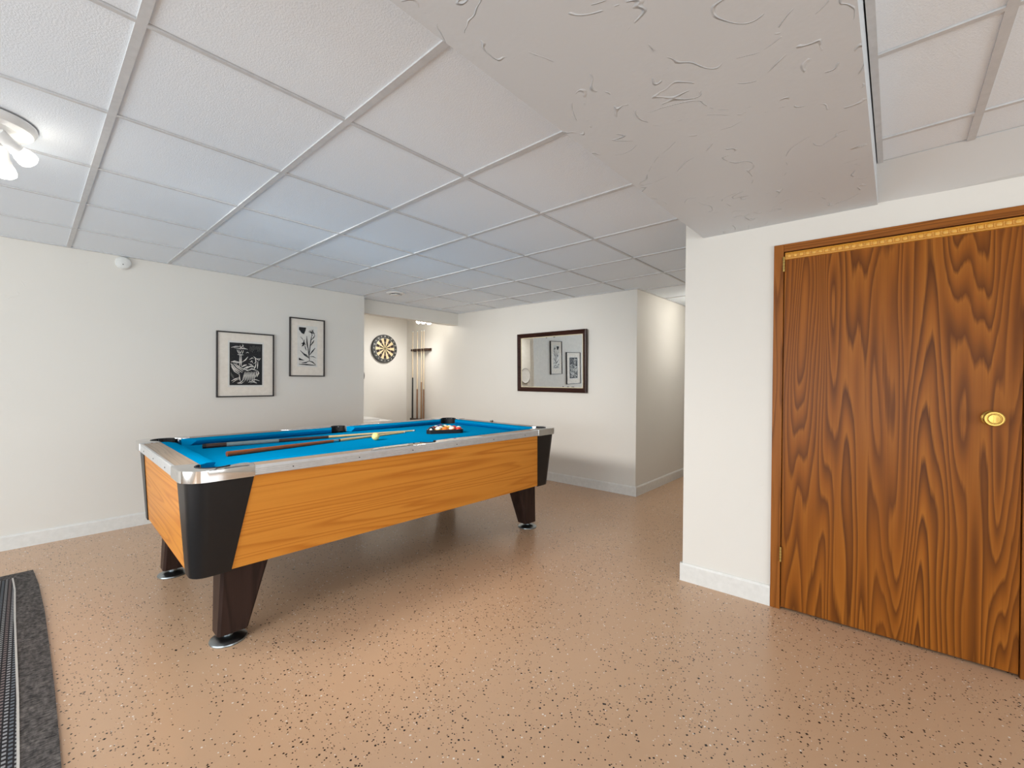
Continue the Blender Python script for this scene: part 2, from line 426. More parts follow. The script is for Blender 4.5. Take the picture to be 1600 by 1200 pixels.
baseboard('baseboard_hall', (wx(YHW)-.013, YHW), (XH, YHW), 'white baseboard receding into the hall')
baseboard('baseboard_right', (DC.x-.0, DC.y+.013), tuple((DC+Vector((math.cos(DROT), math.sin(DROT), 0))*.478).xy), 'white baseboard between the wall corner and the door', .112)
baseboard('baseboard_passage', (XH, .987), (DC.x-.013, .987), 'white baseboard on the hidden hall side of the corner', .112)
baseboard('baseboard_back', (XL, YB), (wx(YB), YB), 'white baseboard at the foot of the dartboard wall')

# ------------------------------------------------------------------ door
door = empty('door_1', DC, DROT); struct(door, 'walnut veneered door with gilt strip and brass knob', 'door')
MB().box(DS0, DS1, -.006, .034, DZ0, DZ1, .002).build('door_leaf', M_DOOR, door)
CW = .046
MB().box(DS0-.003-CW, DS0-.003, -.014, .10, 0, 2.0, .002).build('casing', M_CASE, door)
MB().box(DS1+.003, DS1+.003+CW, -.014, .10, 0, 2.0, .002).build('casing', M_CASE, door)
MB().box(DS0-.0025, DS1+.0025, -.014, .10, DZ1+.003, 2.0, .002).build('head_casing', M_CASEH, door)
MB().box(DS0-.02, DS1+.02, .06, .1, .0, DZ1).build('door_stop', M_DWOOD, door)
bead = MB()
bz0, bz1 = 1.915, 1.953
bead.loft([[(x, -.006, bz0), (x, -.015, bz0+.002), (x, -.016, bz0+.006), (x, -.011, bz0+.009), (x, -.011, bz1-.009), (x, -.016, bz1-.006), (x, -.015, bz1-.002), (x, -.006, bz1)] for x in (DS0+.004, DS1-.004)])
bead = tag(bead.build('moulding_strip', M_BEAD, door), 'gilt beaded moulding strip')
mk = Matrix.Translation((0, 0, 0)) @ Matrix.Rotation(PI/2, 4, 'X')
proto = None; nb = 31
for i in range(nb):
    x = DS0+.022+(DS1-DS0-.044)*i/(nb-1)
    if proto is None:
        proto = MB().lathe([(.0098, 0), (.0098, .002), (.0075, .004), (.004, .0052), (.001, .0055)], 14, mk).build('bead', M_BEADC, bead, True)
        proto.location = (x, -.011, (bz0+bz1)/2)
    else: link_copy(proto, 'bead', bead, (x, -.011, (bz0+bz1)/2))
for i in range(nb-1):
    x = DS0+.022+(DS1-DS0-.044)*(i+.5)/(nb-1)
    MB().box(x-.0012, x+.0012, -.0145, -.011, bz0+.009, bz1-.009).build('bead_divider', M_BEADC, bead)
for z in (1.889, .305):
    hg = MB().tube((DS0-.0015, -.018, z-.04), (DS0-.0015, -.018, z+.04), .0065, .0065, 14).build('hinge', M_HINGE, door, True)
    for k in range(1, 5): MB().tube((DS0-.0015, -.018, z-.04+.016*k-.0008), (DS0-.0015, -.018, z-.04+.016*k+.0008), .0069, .0069, 14).build('knuckle_ring', M_CUEBUTT, hg)
ks, kz = 1.303, 1.097
KM = Matrix.Translation((ks, -.006, kz)) @ Matrix.Rotation(PI/2, 4, 'X')
kn = MB().lathe([(.032, 0), (.032, .004), (.026, .008), (.012, .011), (.011, .03), (.016, .036), (.029, .044), (.033, .052), (.032, .058), (.029, .0605), (.024, .0605), (.0225, .055), (.0, .0545)], 36, KM, False).build('knob', M_BRASS, door, True)
tag(kn, 'round brass door knob')
MB().lathe([(.0, .0545), (.0205, .055), (.0205, .060), (.018, .0625), (.0, .063)], 30, KM, False).build('knob_face', M_BRASS, kn, True)
MB().box(ks-.003, ks+.003, -.0735, -.068, kz-.017, kz+.017, .001).build('thumb_bar', M_BRASS, kn)
MB().box(DS1+.012, DS1+.03, -.016, -.012, kz-.06, kz+.06).build('strike_plate', M_HINGE, door)

# ------------------------------------------------------------------ pool table
TB = empty('pool_table', (1.745, 2.902, 0), math.radians(-1.22))
tag(TB, 'coin style pool table with oak sides, blue cloth and chrome corners', 'pool table')
A, Bh = 1.30, .724           # half outside size
ZT, ZBED, ZB, ZCAB = .842, .800, .799, .368
PX, PY = 1.165, .600         # corner pocket centres
# bed cloth with the six pocket cut-outs
def sym(pts, sx_, sy_):
    q = [(x*sx_, y*sy_) for x, y in pts]
    return q if sx_*sy_ > 0 else q[::-1]
ol = []
HX, HY = 1.20, .635
cr = .078
ol += [(HX, -HY+.06)] if False else []
def cornercut(sx_, sy_):
    return sym(arc(PX, PY, cr, -90+180-180, -180, 8) if False else [(HX, PY-cr*.85)]+arc(PX, PY, cr, -60, -210, 10)+[(PX-cr*.85, HY)], sx_, sy_)
def sidecut(sy_):
    p = [(.058, HY)]+arc(0, .616, .06, -20, -160, 8)+[(-.058, HY)]
    return sym(p, 1, sy_) if sy_ > 0 else [(x, -y) for x, y in p][::-1]
ol = cornercut(1, 1)+sidecut(1)+cornercut(-1, 1)+cornercut(-1, -1)+sidecut(-1)+cornercut(1, -1)
MB().prism(ol, ZBED-.03, ZBED).build('bed', M_CLOTH, TB)
# cushions: profile swept along each rail with mitred ends
def cushion(p0, p1, inward, m0, m1):
    """p0..p1 along the back line of the cushion, inward = unit vector to the bed, m0/m1 = end setback at the nose"""
    p0, p1, iv = Vector((*p0, 0)), Vector((*p1, 0)), Vector((*inward, 0)); d = (p1-p0).normalized()
    prof = [(0, ZT-.045), (0, ZT+.001), (.03, ZT+.002), (.066, ZT-.003), (.074, ZT-.008), (.072, ZT-.014), (.045, ZBED+.002), (.03, ZBED-.004)]
    rings = []
    for p, m, s in ((p0, m0, 1), (p1, m1, -1)):
        rings.append([tuple(p+iv*a+d*(s*m*a/.074)+Vector((0, 0, z))) for a, z in prof])
    MB().loft(rings).build('cushion', M_CLOTH, TB, True)
RX, RY = 1.195, .612          # inner edge of the wooden rail
for sy_ in (-1, 1):
    for sx_ in (-1, 1):
        a, b = (sx_*.065, sy_*RY), (sx_*1.075, sy_*RY)
        cushion(a, b, (0, -sy_), .035, .07)
for sx_ in (-1, 1): cushion((sx_*RX, -.515), (sx_*RX, .515), (-sx_, 0), .07, .07)
# taupe rail tops
for sy_ in (-1, 1):
    for sx_ in (-1, 1):
        x0_, x1_ = sorted((sx_*.07, sx_*1.06)); y0_, y1_ = sorted((sy_*RY, sy_*(Bh-.012)))
        MB().box(x0_, x1_, y0_, y1_, ZB+.001, ZT, .001).build('rail', M_TAUX, TB)
for sx_ in (-1, 1):
    x0_, x1_ = sorted((sx_*RX, sx_*(A-.014)))
    MB().box(x0_, x1_, -.515, .515, ZB+.001, ZT, .001).build('rail', M_TAUY, TB)
# aluminium edge trims, fluted on the long sides
def trim(p0, p1, out, fl, nscrew):
    p0, p1, ov = Vector((*p0, 0)), Vector((*p1, 0)), Vector((*out, 0))
    pr = [(-.016, ZT-.004), (-.016, ZT+.0025), (-.006, ZT+.003), (-.001, ZT-.002)]
    if fl:
        z = ZT-.006
        for k in range(4): pr += [(0, z), (0, z-.005), (-.0022, z-.0062), (-.0022, z-.0074)]; z -= .0086
    pr += [(0, ZB+.002), (-.003, ZB), (-.016, ZB)]
    tr = MB().loft([[tuple(p+ov*a+Vector((0, 0, z))) for a, z in pr] for p in (p0, p1)]).build('rail_trim', M_ALU, TB)
    for k in range(nscrew):
        c = p0.lerp(p1, (k+.5)/nscrew)+Vector((0, 0, (ZB+ZT)/2-.002))
        MB().tube(c-ov*.004, c+ov*.0012, .0032, .0032, 8).build('screw', M_GREYDK, tr)
for s in (-1, 1):
    trim((-1.035, s*Bh), (1.035, s*Bh), (0, s), True, 6)
    trim((s*A, -.492), (s*A, .492), (s, 0), False, 3)
# chrome corner caps
capo = [(1.03, Bh+.002)]+[(A+.002-.095+.095*math.sin(math.radians(a)), Bh+.002-.095+.095*math.cos(math.radians(a))) for a in range(0, 91, 9)]+[(A+.002, .487), (A-.02, .487), (1.215, .492), (1.2, .505), (1.205, .53)]
capo += arc(PX, PY, .073, -42, 60+42+90, 14)[0:0]
pk = [(PX+.073*math.cos(math.radians(a)), PY+.073*math.sin(math.radians(a))) for a in range(-40, 131, 12)]
capo = capo+pk+[(1.098, .640), (1.07, .622), (1.045, .620), (1.028, .632), (1.018, .67)]
# order: outer long-side end -> corner -> end-side end -> pocket arc -> lobe back
def capmesh(sx_, sy_, ol_, z0, z1, bev=.004):
    m = MB(); m.prism(sym(ol_, sx_, sy_), z0, z1)
    top = [e for e in m.bm.edges if all(abs(v_.co.z-z1) < 1e-6 for v_ in e.verts)]
    bmesh.ops.bevel(m.bm, geom=top, offset=bev, segments=3, affect='EDGES', profile=.5, clamp_overlap=True)
    return m
for sx_ in (-1, 1):
    for sy_ in (-1, 1):
        cp = capmesh(sx_, sy_, capo, ZB-.002, ZT+.006).build('corner_cap', M_CHROME, TB, True)
        tag(cp, 'chrome corner casting around a pocket')
# side pocket plates
spo = [(-.43, Bh-.006), (.43, Bh-.006), (.43, .69), (.39, .645), (.31, .624), (.11, .620)]+arc(0, .630, .06, 0, 180, 12)+[(-.11, .620), (-.31, .624), (-.39, .645), (-.43, .69)]
for sy_ in (-1, 1):
    cp = capmesh(1, sy_, spo, ZT-.03, ZT+.0035, .002).build('side_plate', M_CHROME, TB, True)
    tag(cp, 'chrome plate around the side pocket')
# black pocket liners (arc walls with a floor)
def liner(cx, cy, rr, ang, span, top):
    a = arc(0, 0, rr, ang-span, ang+span, 12); b = arc(0, 0, rr-.007, ang+span, ang-span, 12)
    m = MB(); m.prism([(cx+x, cy+y) for x, y in a+b], .752, top)
    m.prism([(cx+x, cy+y) for x, y in arc(0, 0, rr-.002, 0, 345, 22)], .742, .752)
    ln = m.build('pocket_liner', M_RUBBER, TB)
    for dd in (-.45, .45):
        g = math.radians(ang)+dd
        MB().tube((cx+(rr-.006)*math.cos(g), cy+(rr-.006)*math.sin(g), top-.010), (cx+(rr-.010)*math.cos(g), cy+(rr-.010)*math.sin(g), top-.010), .003, .003, 8).build('rivet', M_WIRE, ln)
for sx_ in (-1, 1):
    for sy_ in (-1, 1):
        liner(PX, PY, .0, 0, 0, 0) if False else liner(sx_*PX, sy_*PY, .072, math.degrees(math.atan2(sy_, sx_)), 96, ZT+.0075)
for sy_ in (-1, 1): liner(0, sy_*.628, .058, sy_*90, 88, ZT+.006)
# flared cabinet panels
TX, TY, BX, BY = A-.022, Bh-.014, 1.252, .652
for s in (-1, 1):
    m = MB(); m.loft([[(-TX+.10, s*TY, ZB), (TX-.10, s*TY, ZB), (TX-.10, s*(TY-.02), ZB), (-TX+.10, s*(TY-.02), ZB)], [(-BX+.08, s*BY, ZCAB), (BX-.08, s*BY, ZCAB), (BX-.08, s*(BY-.02), ZCAB), (-BX+.08, s*(BY-.02), ZCAB)]])
    m.build('side_panel', M_OAKX, TB)
    m = MB(); m.loft([[(s*TX, -TY+.10, ZB), (s*TX, TY-.10, ZB), (s*(TX-.02), TY-.10, ZB), (s*(TX-.02), -TY+.10, ZB)], [(s*BX, -BY+.08, ZCAB), (s*BX, BY-.08, ZCAB), (s*(BX-.02), BY-.08, ZCAB), (s*(BX-.02), -BY+.08, ZCAB)]])
    m.build('end_panel', M_OAKY, TB)
MB().box(-BX+.03, BX-.03, -BY+.03, BY-.03, ZCAB+.005, ZCAB+.02).build('bottom_board', M_DWOOD, TB)
# black corner castings
def castring(X, Y, rr, lx, ly, z, e):
    X, Y = X+e, Y+e
    pts = [(X-lx, Y)]+[(X-rr+rr*math.sin(math.radians(a)), Y-rr+rr*math.cos(math.radians(a))) for a in range(0, 91, 10)]+[(X, Y-ly)]
    pts += [(X-.02, Y-ly), (X-.06, Y-.06), (X-lx, Y-.02)]
    return [(x, y, z) for x, y in pts]
for sx_ in (-1, 1):
    for sy_ in (-1, 1):
        rings = [castring(TX, TY, .085, .252, .222, ZB, .004), castring(BX, BY, .06, .150, .125, ZCAB-.006, .005)]
        rings = [[(x*sx_, y*sy_, z) for x, y, z in rg] for rg in rings]
        tag(MB().loft(rings).build('corner_casting', M_BLACK, TB, True), 'black tapered corner casting')
# legs with levelling feet
for sx_ in (-1, 1):
    for sy_ in (-1, 1):
        fx, fy = {(-1, -1): (-1.092, -.553), (-1, 1): (-1.138, .495), (1, -1): (1.105, -.545), (1, 1): (1.09, .5)}[(sx_, sy_)]
        def rect(cx, cy, hx, hy, z, b=.012):
            return [(cx+a*hx, cy+c*hy, z) for a, c in ((-1+b/hx, -1), (1-b/hx, -1), (1, -1+b/hy), (1, 1-b/hy), (1-b/hx, 1), (-1+b/hx, 1), (-1, 1-b/hy), (-1, -1+b/hy))]
        lg = MB().loft([rect(fx-sx_*.062, fy-sy_*.02, .104, .075, ZCAB+.006), rect(fx-sx_*.008, fy, .064, .052, .047)]).build('leg', M_LEG, TB)
        m = Matrix.Translation((fx, fy, 0))
        MB().lathe([(.077, .0), (.079, .004), (.077, .009), (.055, .020), (.03, .025), (.0, .026)], 32, m, False).build('foot', M_STEEL, lg, True)
        MB().lathe([(.024, .022), (.024, .066)], 16, m).build('stem', M_STEEL, lg, True)

TM = Matrix.Translation((1.745, 2.902, 0)) @ Matrix.Rotation(math.radians(-1.22), 4, 'Z')
def tw(x, y, z): return TM @ Vector((x, y, z))
# ------------------------------------------------------------------ cues on the table
def cue(name, p0, p1, segs, label, group):
    """segs: (fraction0, fraction1, material, part name); p0 butt"""
    p0, p1 = Vector(p0), Vector(p1)
    e = empty(name, p0); tag(e, label, 'cue', group)
    rad = lambda k: .0145+(.0062-.0145)*k
    d = p1-p0
    for a, b, mt, pn in segs:
        MB().tube(d*a, d*b, rad(a)+(.0006 if pn == 'wrap' else 0), rad(b)+(.0006 if pn == 'wrap' else 0), 14).build(pn, mt, e, True)
    return e
zc0, zc1 = ZBED+.0148, ZBED+.0066
cue('pool_cue', tw(-1.012, .352, zc0), tw(.485, .212, zc1), [(0, .012, M_RUBBER, 'bumper'), (.012, .085, M_CUEBUTT, 'butt'), (.085, .29, M_WRAP, 'wrap'), (.29, .515, M_CUEBUTT, 'forearm'), (.515, .985, M_SHAFT, 'shaft'), (.985, .995, M_FERR, 'ferrule'), (.995, 1, M_TIP, 'tip')], 'dark cue with grey wrap lying on the blue cloth', 'cues lying on the table')
cue('pool_cue', tw(-.984, -.077, zc0), tw(.36, .168, zc1), [(0, .012, M_CUEORANGE, 'bumper'), (.012, .5, M_CUEORANGE, 'butt'), (.5, .53, M_SILVER, 'joint'), (.53, .54, M_CUEBUTT, 'collar'), (.54, .985, M_SHAFT, 'shaft'), (.985, .995, M_FERR, 'ferrule'), (.995, 1, M_TIP, 'tip')], 'plain reddish brown cue lying nearest the ball', 'cues lying on the table')

# ------------------------------------------------------------------ balls
def m_ball(name, c, stripe):
    t = NT('ball_'+name); t.set(Roughness=.12, Coat_Weight=.5)
    v = t.coords(); sx2 = t.n('ShaderNodeSeparateXYZ'); t.l(v, sx2.inputs[0])
    ln = t.n('ShaderNodeVectorMath', operation='LENGTH'); off = t.n('ShaderNodeVectorMath', operation='SUBTRACT'); t.l(v, off.inputs[0]); off.inputs[1].default_value = (.0285, 0, 0)
    t.l(off.outputs[0], ln.inputs[0]); spot = t.math('LESS_THAN', ln.outputs['Value'], .010)
    col = rgb(*c)
    if stripe:
        band = t.math('LESS_THAN', t.math('ABSOLUTE', sx2.outputs[2]), .0155)
        c0 = t.mix(band, rgb(238, 230, 208), col)
    else: c0 = t.mix(0.0, col, col)
    t.base(t.mix(spot, c0, rgb(240, 234, 216)) if name != 'cue' else c0); return t.m
def sphere(name, mat, loc, rot):
    bm = bmesh.new(); bmesh.ops.create_uvsphere(bm, u_segments=24, v_segments=14, radius=.0285)
    m = MB(); m.bm.free(); m.bm = bm
    return m.build(name, mat, None, True, loc, rot)
tag(sphere('cue_ball', m_ball('cue', (236, 216, 132), False), tw(-.044, -.063, ZBED+.029), (0, 0, 0)), 'ivory yellow cue ball alone on the cloth', 'ball')
BC = dict(yellow=(236, 178, 40), blue=(30, 50, 120), red=(196, 44, 30), purple=(70, 40, 100), orange=(232, 118, 36), green=(26, 96, 60), maroon=(120, 36, 30), black=(24, 24, 28))
p_l, p_r = Vector((.430, -.038)), Vector((.710, -.180))
ed = (p_r-p_l).normalized(); nv = Vector((-ed.y, ed.x))
D_ = .0571
rows = [[('black', 0), ('yellow', 1), ('orange', 0), ('orange', 1), ('red', 1)], [('maroon', 0), ('blue', 1), ('yellow', 0), ('red', 0)], [('purple', 1), ('green', 0), ('maroon', 1)], [('blue', 0), ('green', 1)], [('purple', 0)]]
rown = ['front row', 'second row', 'middle row', 'fourth row', 'far corner']
mid0 = (p_l+p_r)/2+nv*.042
for k, row in enumerate(rows):
    for i, (cn, st) in enumerate(row):
        p = mid0+nv*(k*D_*.8661)+ed*((i-(len(row)-1)/2)*D_*1.002)
        b = sphere('pool_ball', m_ball(cn+str(st), BC[cn], st), tw(p.x, p.y, ZBED+.0285), (random.uniform(-.4, .4), random.uniform(-.4, .4), random.uniform(0, 6)))
        tag(b, ('white ball with %s stripe' % cn if st else 'solid %s ball' % cn)+' in the %s of the triangle rack' % rown[k], 'ball', 'balls in the triangle rack')
# triangle rack
def tri(o):  # offset outline (rounded corners)
    s = D_*4; R_ = .0295+o
    base_ = [mid0-ed*s/2, mid0+ed*s/2, mid0+nv*s*.8661]
    c = sum(base_, Vector((0, 0)))/3; pts = []
    for p in base_:
        a0 = math.atan2((p-c).y, (p-c).x)
        for j in range(7):
            a = a0+math.radians(-60+20*j); pts.append(p+Vector((math.cos(a), math.sin(a)))*R_)
    return pts
to, ti = tri(.011), tri(.0005)
m = MB(); n_ = len(to)
V = [[m.bm.verts.new((p.x, p.y, z)) for p in q] for q, z in ((to, ZBED+.001), (to, ZBED+.033), (ti, ZBED+.033), (ti, ZBED+.001))]
for k in range(4):
    for i in range(n_):
        j = (i+1) % n_; m.bm.faces.new((V[k][i], V[k][j], V[(k+1) % 4][j], V[(k+1) % 4][i]))
rk = m.build('triangle_rack', M_BLACK, None, False, (1.745, 2.902, 0), (0, 0, math.radians(-1.22)))
tag(rk, 'black plastic triangle rack holding the racked balls', 'rack')
ck = empty('chalk_cube', tw(1.245, .04, ZT+.0)); tag(ck, 'small chalk cube on the far end rail', 'chalk')
MB().box(-.011, .011, -.011, .011, .0005, .017, .001).build('wrapper', M_CHALK, ck); MB().lathe([(.0105, .017), (.0105, .021), (.008, .022), (.003, .020)], 16).build('chalk_top', M_CHALKT, ck)

# ------------------------------------------------------------------ rug
re_ = [(.028, 4.121), (.049, 3.811), (.064, 3.344), (.070, 2.883), (.074, 2.494), (.074, 2.1), (.07, 1.6), (.058, 1.1), (.035, .7)]
rug = empty('area_rug', (-.8, 2.4, 0)); tag(rug, 'charcoal woven rug with pale line at the left edge', 'rug')
off = Vector((-.8, 2.4))
def rp(pts): return [(x-off.x, y-off.y) for x, y in pts]
inner = [(x-.108+.012*max(0, (3.3-y))/1.2 if y < 3.3 else x-.108+.02*(y-3.3), min(y, 4.03)) for x, y in re_]
inner[0] = (-.060, 4.03)
left = [(-1.7, .7), (-1.7, 4.10), (-.9, 4.135)]
MB().prism(rp([(-.109, 4.121)]+re_+left[0:1]+[(-1.7, 4.10)]), .0005, .010).build('border', M_RUG, rug)
MB().prism(rp(inner+[(-1.6, .8), (-1.6, 4.03)]), .0095, .0112).build('field', M_RUGF, rug)
for dx, wd in ((0, .007),):
    a = [(x+wd, y) for x, y in inner]; b = [(x, y) for x, y in inner][::-1]
    MB().prism(rp(a+b), .0098, .0122).build('pale_line', M_RUGL, rug)

# ------------------------------------------------------------------ pictures on the left wall
def picture(name, x0, x1, z0, z1, px0, px1, pz0, pz1, label):
    cx, cz = (x0+x1)/2, (z0+z1)/2
    e = empty(name, (cx, YL, cz)); tag(e, label, 'picture', 'framed prints on the wall')
    hx, hz = (x1-x0)/2, (z1-z0)/2; fw = .011; dp = .026
    for b in ((-hx, -hx+fw, -hz, hz), (hx-fw, hx, -hz, hz), (-hx+fw, hx-fw, hz-fw, hz), (-hx+fw, hx-fw, -hz, -hz+fw)):
        MB().box(b[0], b[1], -dp, -.001, b[2], b[3], .001).build('frame_bar', M_PFRAME, e)
    MB().box(-hx+fw, hx-fw, -.012, -.004, -hz+fw, hz-fw).build('mat_board', M_MAT, e)
    a, b, c, d = px0-cx, px1-cx, pz0-cz, pz1-cz
    MB().box(a-.014, b+.014, -.0128, -.0119, c-.018, d+.018).build('print_sheet', M_PAPER if name else M_PAPER, e)
    g = MB().box(-hx+fw, hx-fw, -.020, -.018, -hz+fw, hz-fw).build('glass', M_GLASS, e)
    return e, a, b, c, d
# left print: white cut lines on a black block
e, a, b, c, d = picture('framed_print', 1.181, 1.681, 1.067, 1.694, 1.289, 1.5735, 1.1815, 1.591, 'black woodcut print of lamp and winged figure, in a thin black frame')
MB().box(a, b, -.0134, -.0126, c, d).build('ink_block', M_INK, e)
def q1(x, y): return (a+(b-a)*(x-285)/380, d-(d-c)*(y-(410+20*(x-285)/380))/(502-20*(x-285)/380))
st = MB(); yy = -.0138
def S(pts, wd=.0055): st.stroke([q1(*p) for p in pts], wd, yy)
for pts, wd in [([(303, 470), (350, 458), (410, 458)], .008), ([(410, 482), (450, 478), (492, 492)], .007), ([(330, 472), (400, 482), (470, 488)], .006), ([(402, 440), (410, 470), (440, 480)], .006), ([(445, 440), (420, 465), (400, 480)], .006), ([(430, 430), (436, 455), (446, 470)], .005),
    ([(366, 492), (378, 520), (392, 545)], .007), ([(442, 500), (434, 525), (424, 548)], .007), ([(386, 492), (398, 530), (406, 545)], .006), ([(424, 498), (412, 525), (402, 545)], .006), ([(405, 450), (406, 500)], .005),
    ([(374, 552), (406, 556), (442, 556)], .009), ([(400, 562), (400, 640), (398, 690)], .010), ([(416, 562), (416, 640), (418, 690)], .010),
    ([(300, 640), (340, 630), (390, 640)], .012), ([(300, 636), (370, 650), (430, 640)], .008), ([(430, 640), (465, 615), (494, 578)], .010), ([(470, 535), (490, 525), (505, 535)], .006),
    ([(298, 655), (330, 720), (400, 770)], .012), ([(312, 660), (350, 715), (430, 765)], .010), ([(330, 655), (370, 700), (440, 750)], .010), ([(350, 660), (390, 695), (450, 735)], .009), ([(302, 690), (340, 750), (400, 790)], .008), ([(420, 700), (450, 680), (480, 672)], .014), ([(440, 720), (480, 700), (500, 690)], .012),
    ([(510, 610), (545, 590), (560, 600)], .008), ([(520, 640), (540, 625), (548, 650)], .012), ([(560, 575), (580, 590), (590, 640), (560, 660)], .009), ([(575, 590), (605, 605), (645, 600)], .008), ([(600, 610), (625, 620), (645, 595)], .006), ([(612, 630), (608, 680), (606, 720)], .010), ([(590, 650), (580, 700), (560, 730)], .010),
    ([(470, 720), (520, 690), (580, 700)], .013), ([(480, 745), (540, 720), (600, 740)], .012), ([(500, 660), (530, 670), (560, 690)], .009), ([(430, 715), (480, 735), (520, 735)], .010),
    ([(606, 740), (622, 770), (600, 815)], .012), ([(590, 745), (600, 780), (580, 820)], .009)] : S(pts, wd)
for k in range(11):
    x = 462+k*12
    S([(x, 752+(k % 3)*4), (x-14+k*.6, 800), (x-34+k*2.2, 868-(k % 2)*14)], .0062)
for pts, wd in [([(306, 862), (350, 838), (392, 824)], .010), ([(318, 880), (360, 850), (400, 838)], .006), ([(370, 888), (410, 878), (440, 850)], .009), ([(380, 895), (420, 890), (450, 868)], .006), ([(396, 790), (398, 830), (406, 862)], .010), ([(498, 880), (550, 862), (598, 884)], .009), ([(540, 850), (590, 848), (632, 862)], .008), ([(520, 886), (560, 876), (600, 892)], .005)] : S(pts, wd)
for k in range(9): S([(520+k*15, 450+random.uniform(-8, 14)), (518+k*15, 500+random.uniform(-10, 25))], .0016)
for k in range(6): S([(300+k*6, 760+k*9), (302+k*6, 800+k*9)], .0014)
st.build('cut_lines', M_PAPER, e, norm=False)
# right print: black plant on a grey sheet
e, a, b, c, d = picture('framed_print', 1.833, 2.204, 1.273, 1.897, 1.927, 2.111, 1.395, 1.8015, 'tall narrow print of a flowering plant, in a thin black frame')
def q2(x, y): return (a+(b-a)*(x-1095)/202, d-(d-c)*(y-235)/450)
st = MB(); yy = -.0134
def S2(pts, wd=.006): st.stroke([q2(*p) for p in pts], wd, yy)
st.poly([q2(*p) for p in ((1097, 237), (1180, 237), (1172, 275), (1155, 318), (1128, 306), (1108, 280), (1097, 268))], yy)
st.poly([q2(*p) for p in ((1097, 598), (1120, 610), (1165, 630), (1097, 628))], yy)
for pts, wd in [([(1220, 640), (1214, 560), (1226, 460), (1236, 380), (1248, 310)], .010), ([(1216, 600), (1204, 500), (1186, 335)], .009), ([(1186, 335), (1190, 420), (1198, 480)], .012), ([(1215, 600), (1165, 565), (1113, 512)], .014), ([(1213, 590), (1180, 560), (1150, 545)], .008), ([(1222, 560), (1255, 515), (1286, 474)], .014), ([(1230, 450), (1258, 410), (1274, 380)], .013), ([(1240, 380), (1268, 350), (1282, 320)], .010),
    ([(1210, 286), (1245, 292), (1282, 300)], .012), ([(1222, 262), (1240, 290), (1256, 330)], .009), ([(1262, 248), (1250, 285), (1246, 320)], .008), ([(1240, 255), (1262, 280), (1284, 330)], .009), ([(1205, 275), (1235, 280), (1270, 262)], .006),
    ([(1125, 430), (1150, 425), (1176, 440)], .016), ([(1130, 455), (1150, 445), (1165, 410)], .014), ([(1160, 380), (1150, 420), (1148, 460)], .012), ([(1165, 450), (1172, 480), (1184, 510)], .010), ([(1130, 470), (1142, 450), (1140, 425)], .008), ([(1110, 350), (1135, 370), (1150, 400)], .006),
    ([(1215, 630), (1180, 655), (1130, 662)], .010), ([(1215, 632), (1255, 645), (1294, 676)], .013), ([(1225, 580), (1262, 578), (1296, 595)], .009), ([(1097, 675), (1190, 678), (1296, 684)], .014), ([(1100, 648), (1160, 652), (1215, 640)], .005)] : S2(pts, wd)
for k in range(46):
    x, y = random.uniform(1100, 1290), random.uniform(300, 670); S2([(x, y), (x+random.uniform(-10, 10), y+random.uniform(12, 30))], .0016)
st.build('ink_lines', M_INK, e, norm=False)

# smoke detector on the wall under the ceiling
sd = empty('smoke_detector', (.532, YL, 2.188)); tag(sd, 'small round white detector high on the wall', 'detector')
rmx = Matrix.Rotation(PI/2, 4, 'X')
MB().lathe([(.052, 0), (.052, .012), (.047, .018)], 28, rmx).build('mount', M_WHITEPL, sd, True)
MB().lathe([(.046, .018), (.045, .03), (.036, .036), (.012, .038)], 28, rmx).build('cover', M_WHITEPL, sd, True)
MB().lathe([(.004, .037), (.004, .040)], 10, Matrix.Translation((-.005, 0, -.016)) @ rmx).build('test_button', M_GREYDK, sd)
# round ceiling vent
cv = empty('ceiling_vent', (2.835, 4.325, ZC)); tag(cv, 'round white vent in the ceiling near the alcove', 'vent')
fl = Matrix.Rotation(PI, 4, 'X')
MB().lathe([(.105, -.002), (.105, .004), (.09, .012), (.07, .014), (.066, .006), (.05, .004)], 32, fl, False).build('rim', M_WHITEMET, cv, True)
MB().lathe([(.05, .002), (.05, .006)], 28, fl).build('throat', M_GREYDK, cv)
MB().lathe([(.010, .004), (.010, .018), (.056, .018), (.056, .022), (.03, .028), (.001, .029)], 28, fl).build('disc', M_WHITEMET, cv, True)

# ------------------------------------------------------------------ mirror
mdir = math.atan2(1, -.0214)          # along +y of the far wall
MC = Vector((wx(3.208)-.017, 3.208, 1.481))     # hangs tipped slightly forward and a touch askew
mi = empty('wall_mirror', MC, rot=(0, math.radians(-1.2), mdir-PI/2-math.radians(1.0))); tag(mi, 'dark framed rectangular mirror on the far wall', 'mirror')
# local: y along the wall, -x into the room
HWm, HHm, FW_ = .526, .372, .052
def frame_bar(p):     # p: list of (y,z) corner sets mitred
    (o0, o1, i0, i1) = p
    prof = [(0, 0), (0, -.030), (.25, -.034), (.45, -.026), (.8, -.022), (1, -.014), (1, 0)]
    rings = []
    for oo, ii in ((o0, i0), (o1, i1)):
        rings.append([(x-.001, oo[0]+(ii[0]-oo[0])*k, oo[1]+(ii[1]-oo[1])*k) for k, x in prof])
    MB().loft(rings).build('frame_bar', M_MFRAME, mi)
Oc = [(-HWm, -HHm), (HWm, -HHm), (HWm, HHm), (-HWm, HHm)]; Ic = [(-HWm+FW_, -HHm+FW_), (HWm-FW_, -HHm+FW_), (HWm-FW_, HHm-FW_), (-HWm+FW_, HHm-FW_)]
for k in range(4): frame_bar((Oc[k], Oc[(k+1) % 4], Ic[k], Ic[(k+1) % 4]))
iw, ih = HWm-FW_, HHm-FW_
MB().box(-.010, -.004, -iw, iw, -ih, ih).build('mirror_glass', M_MIRROR, mi)
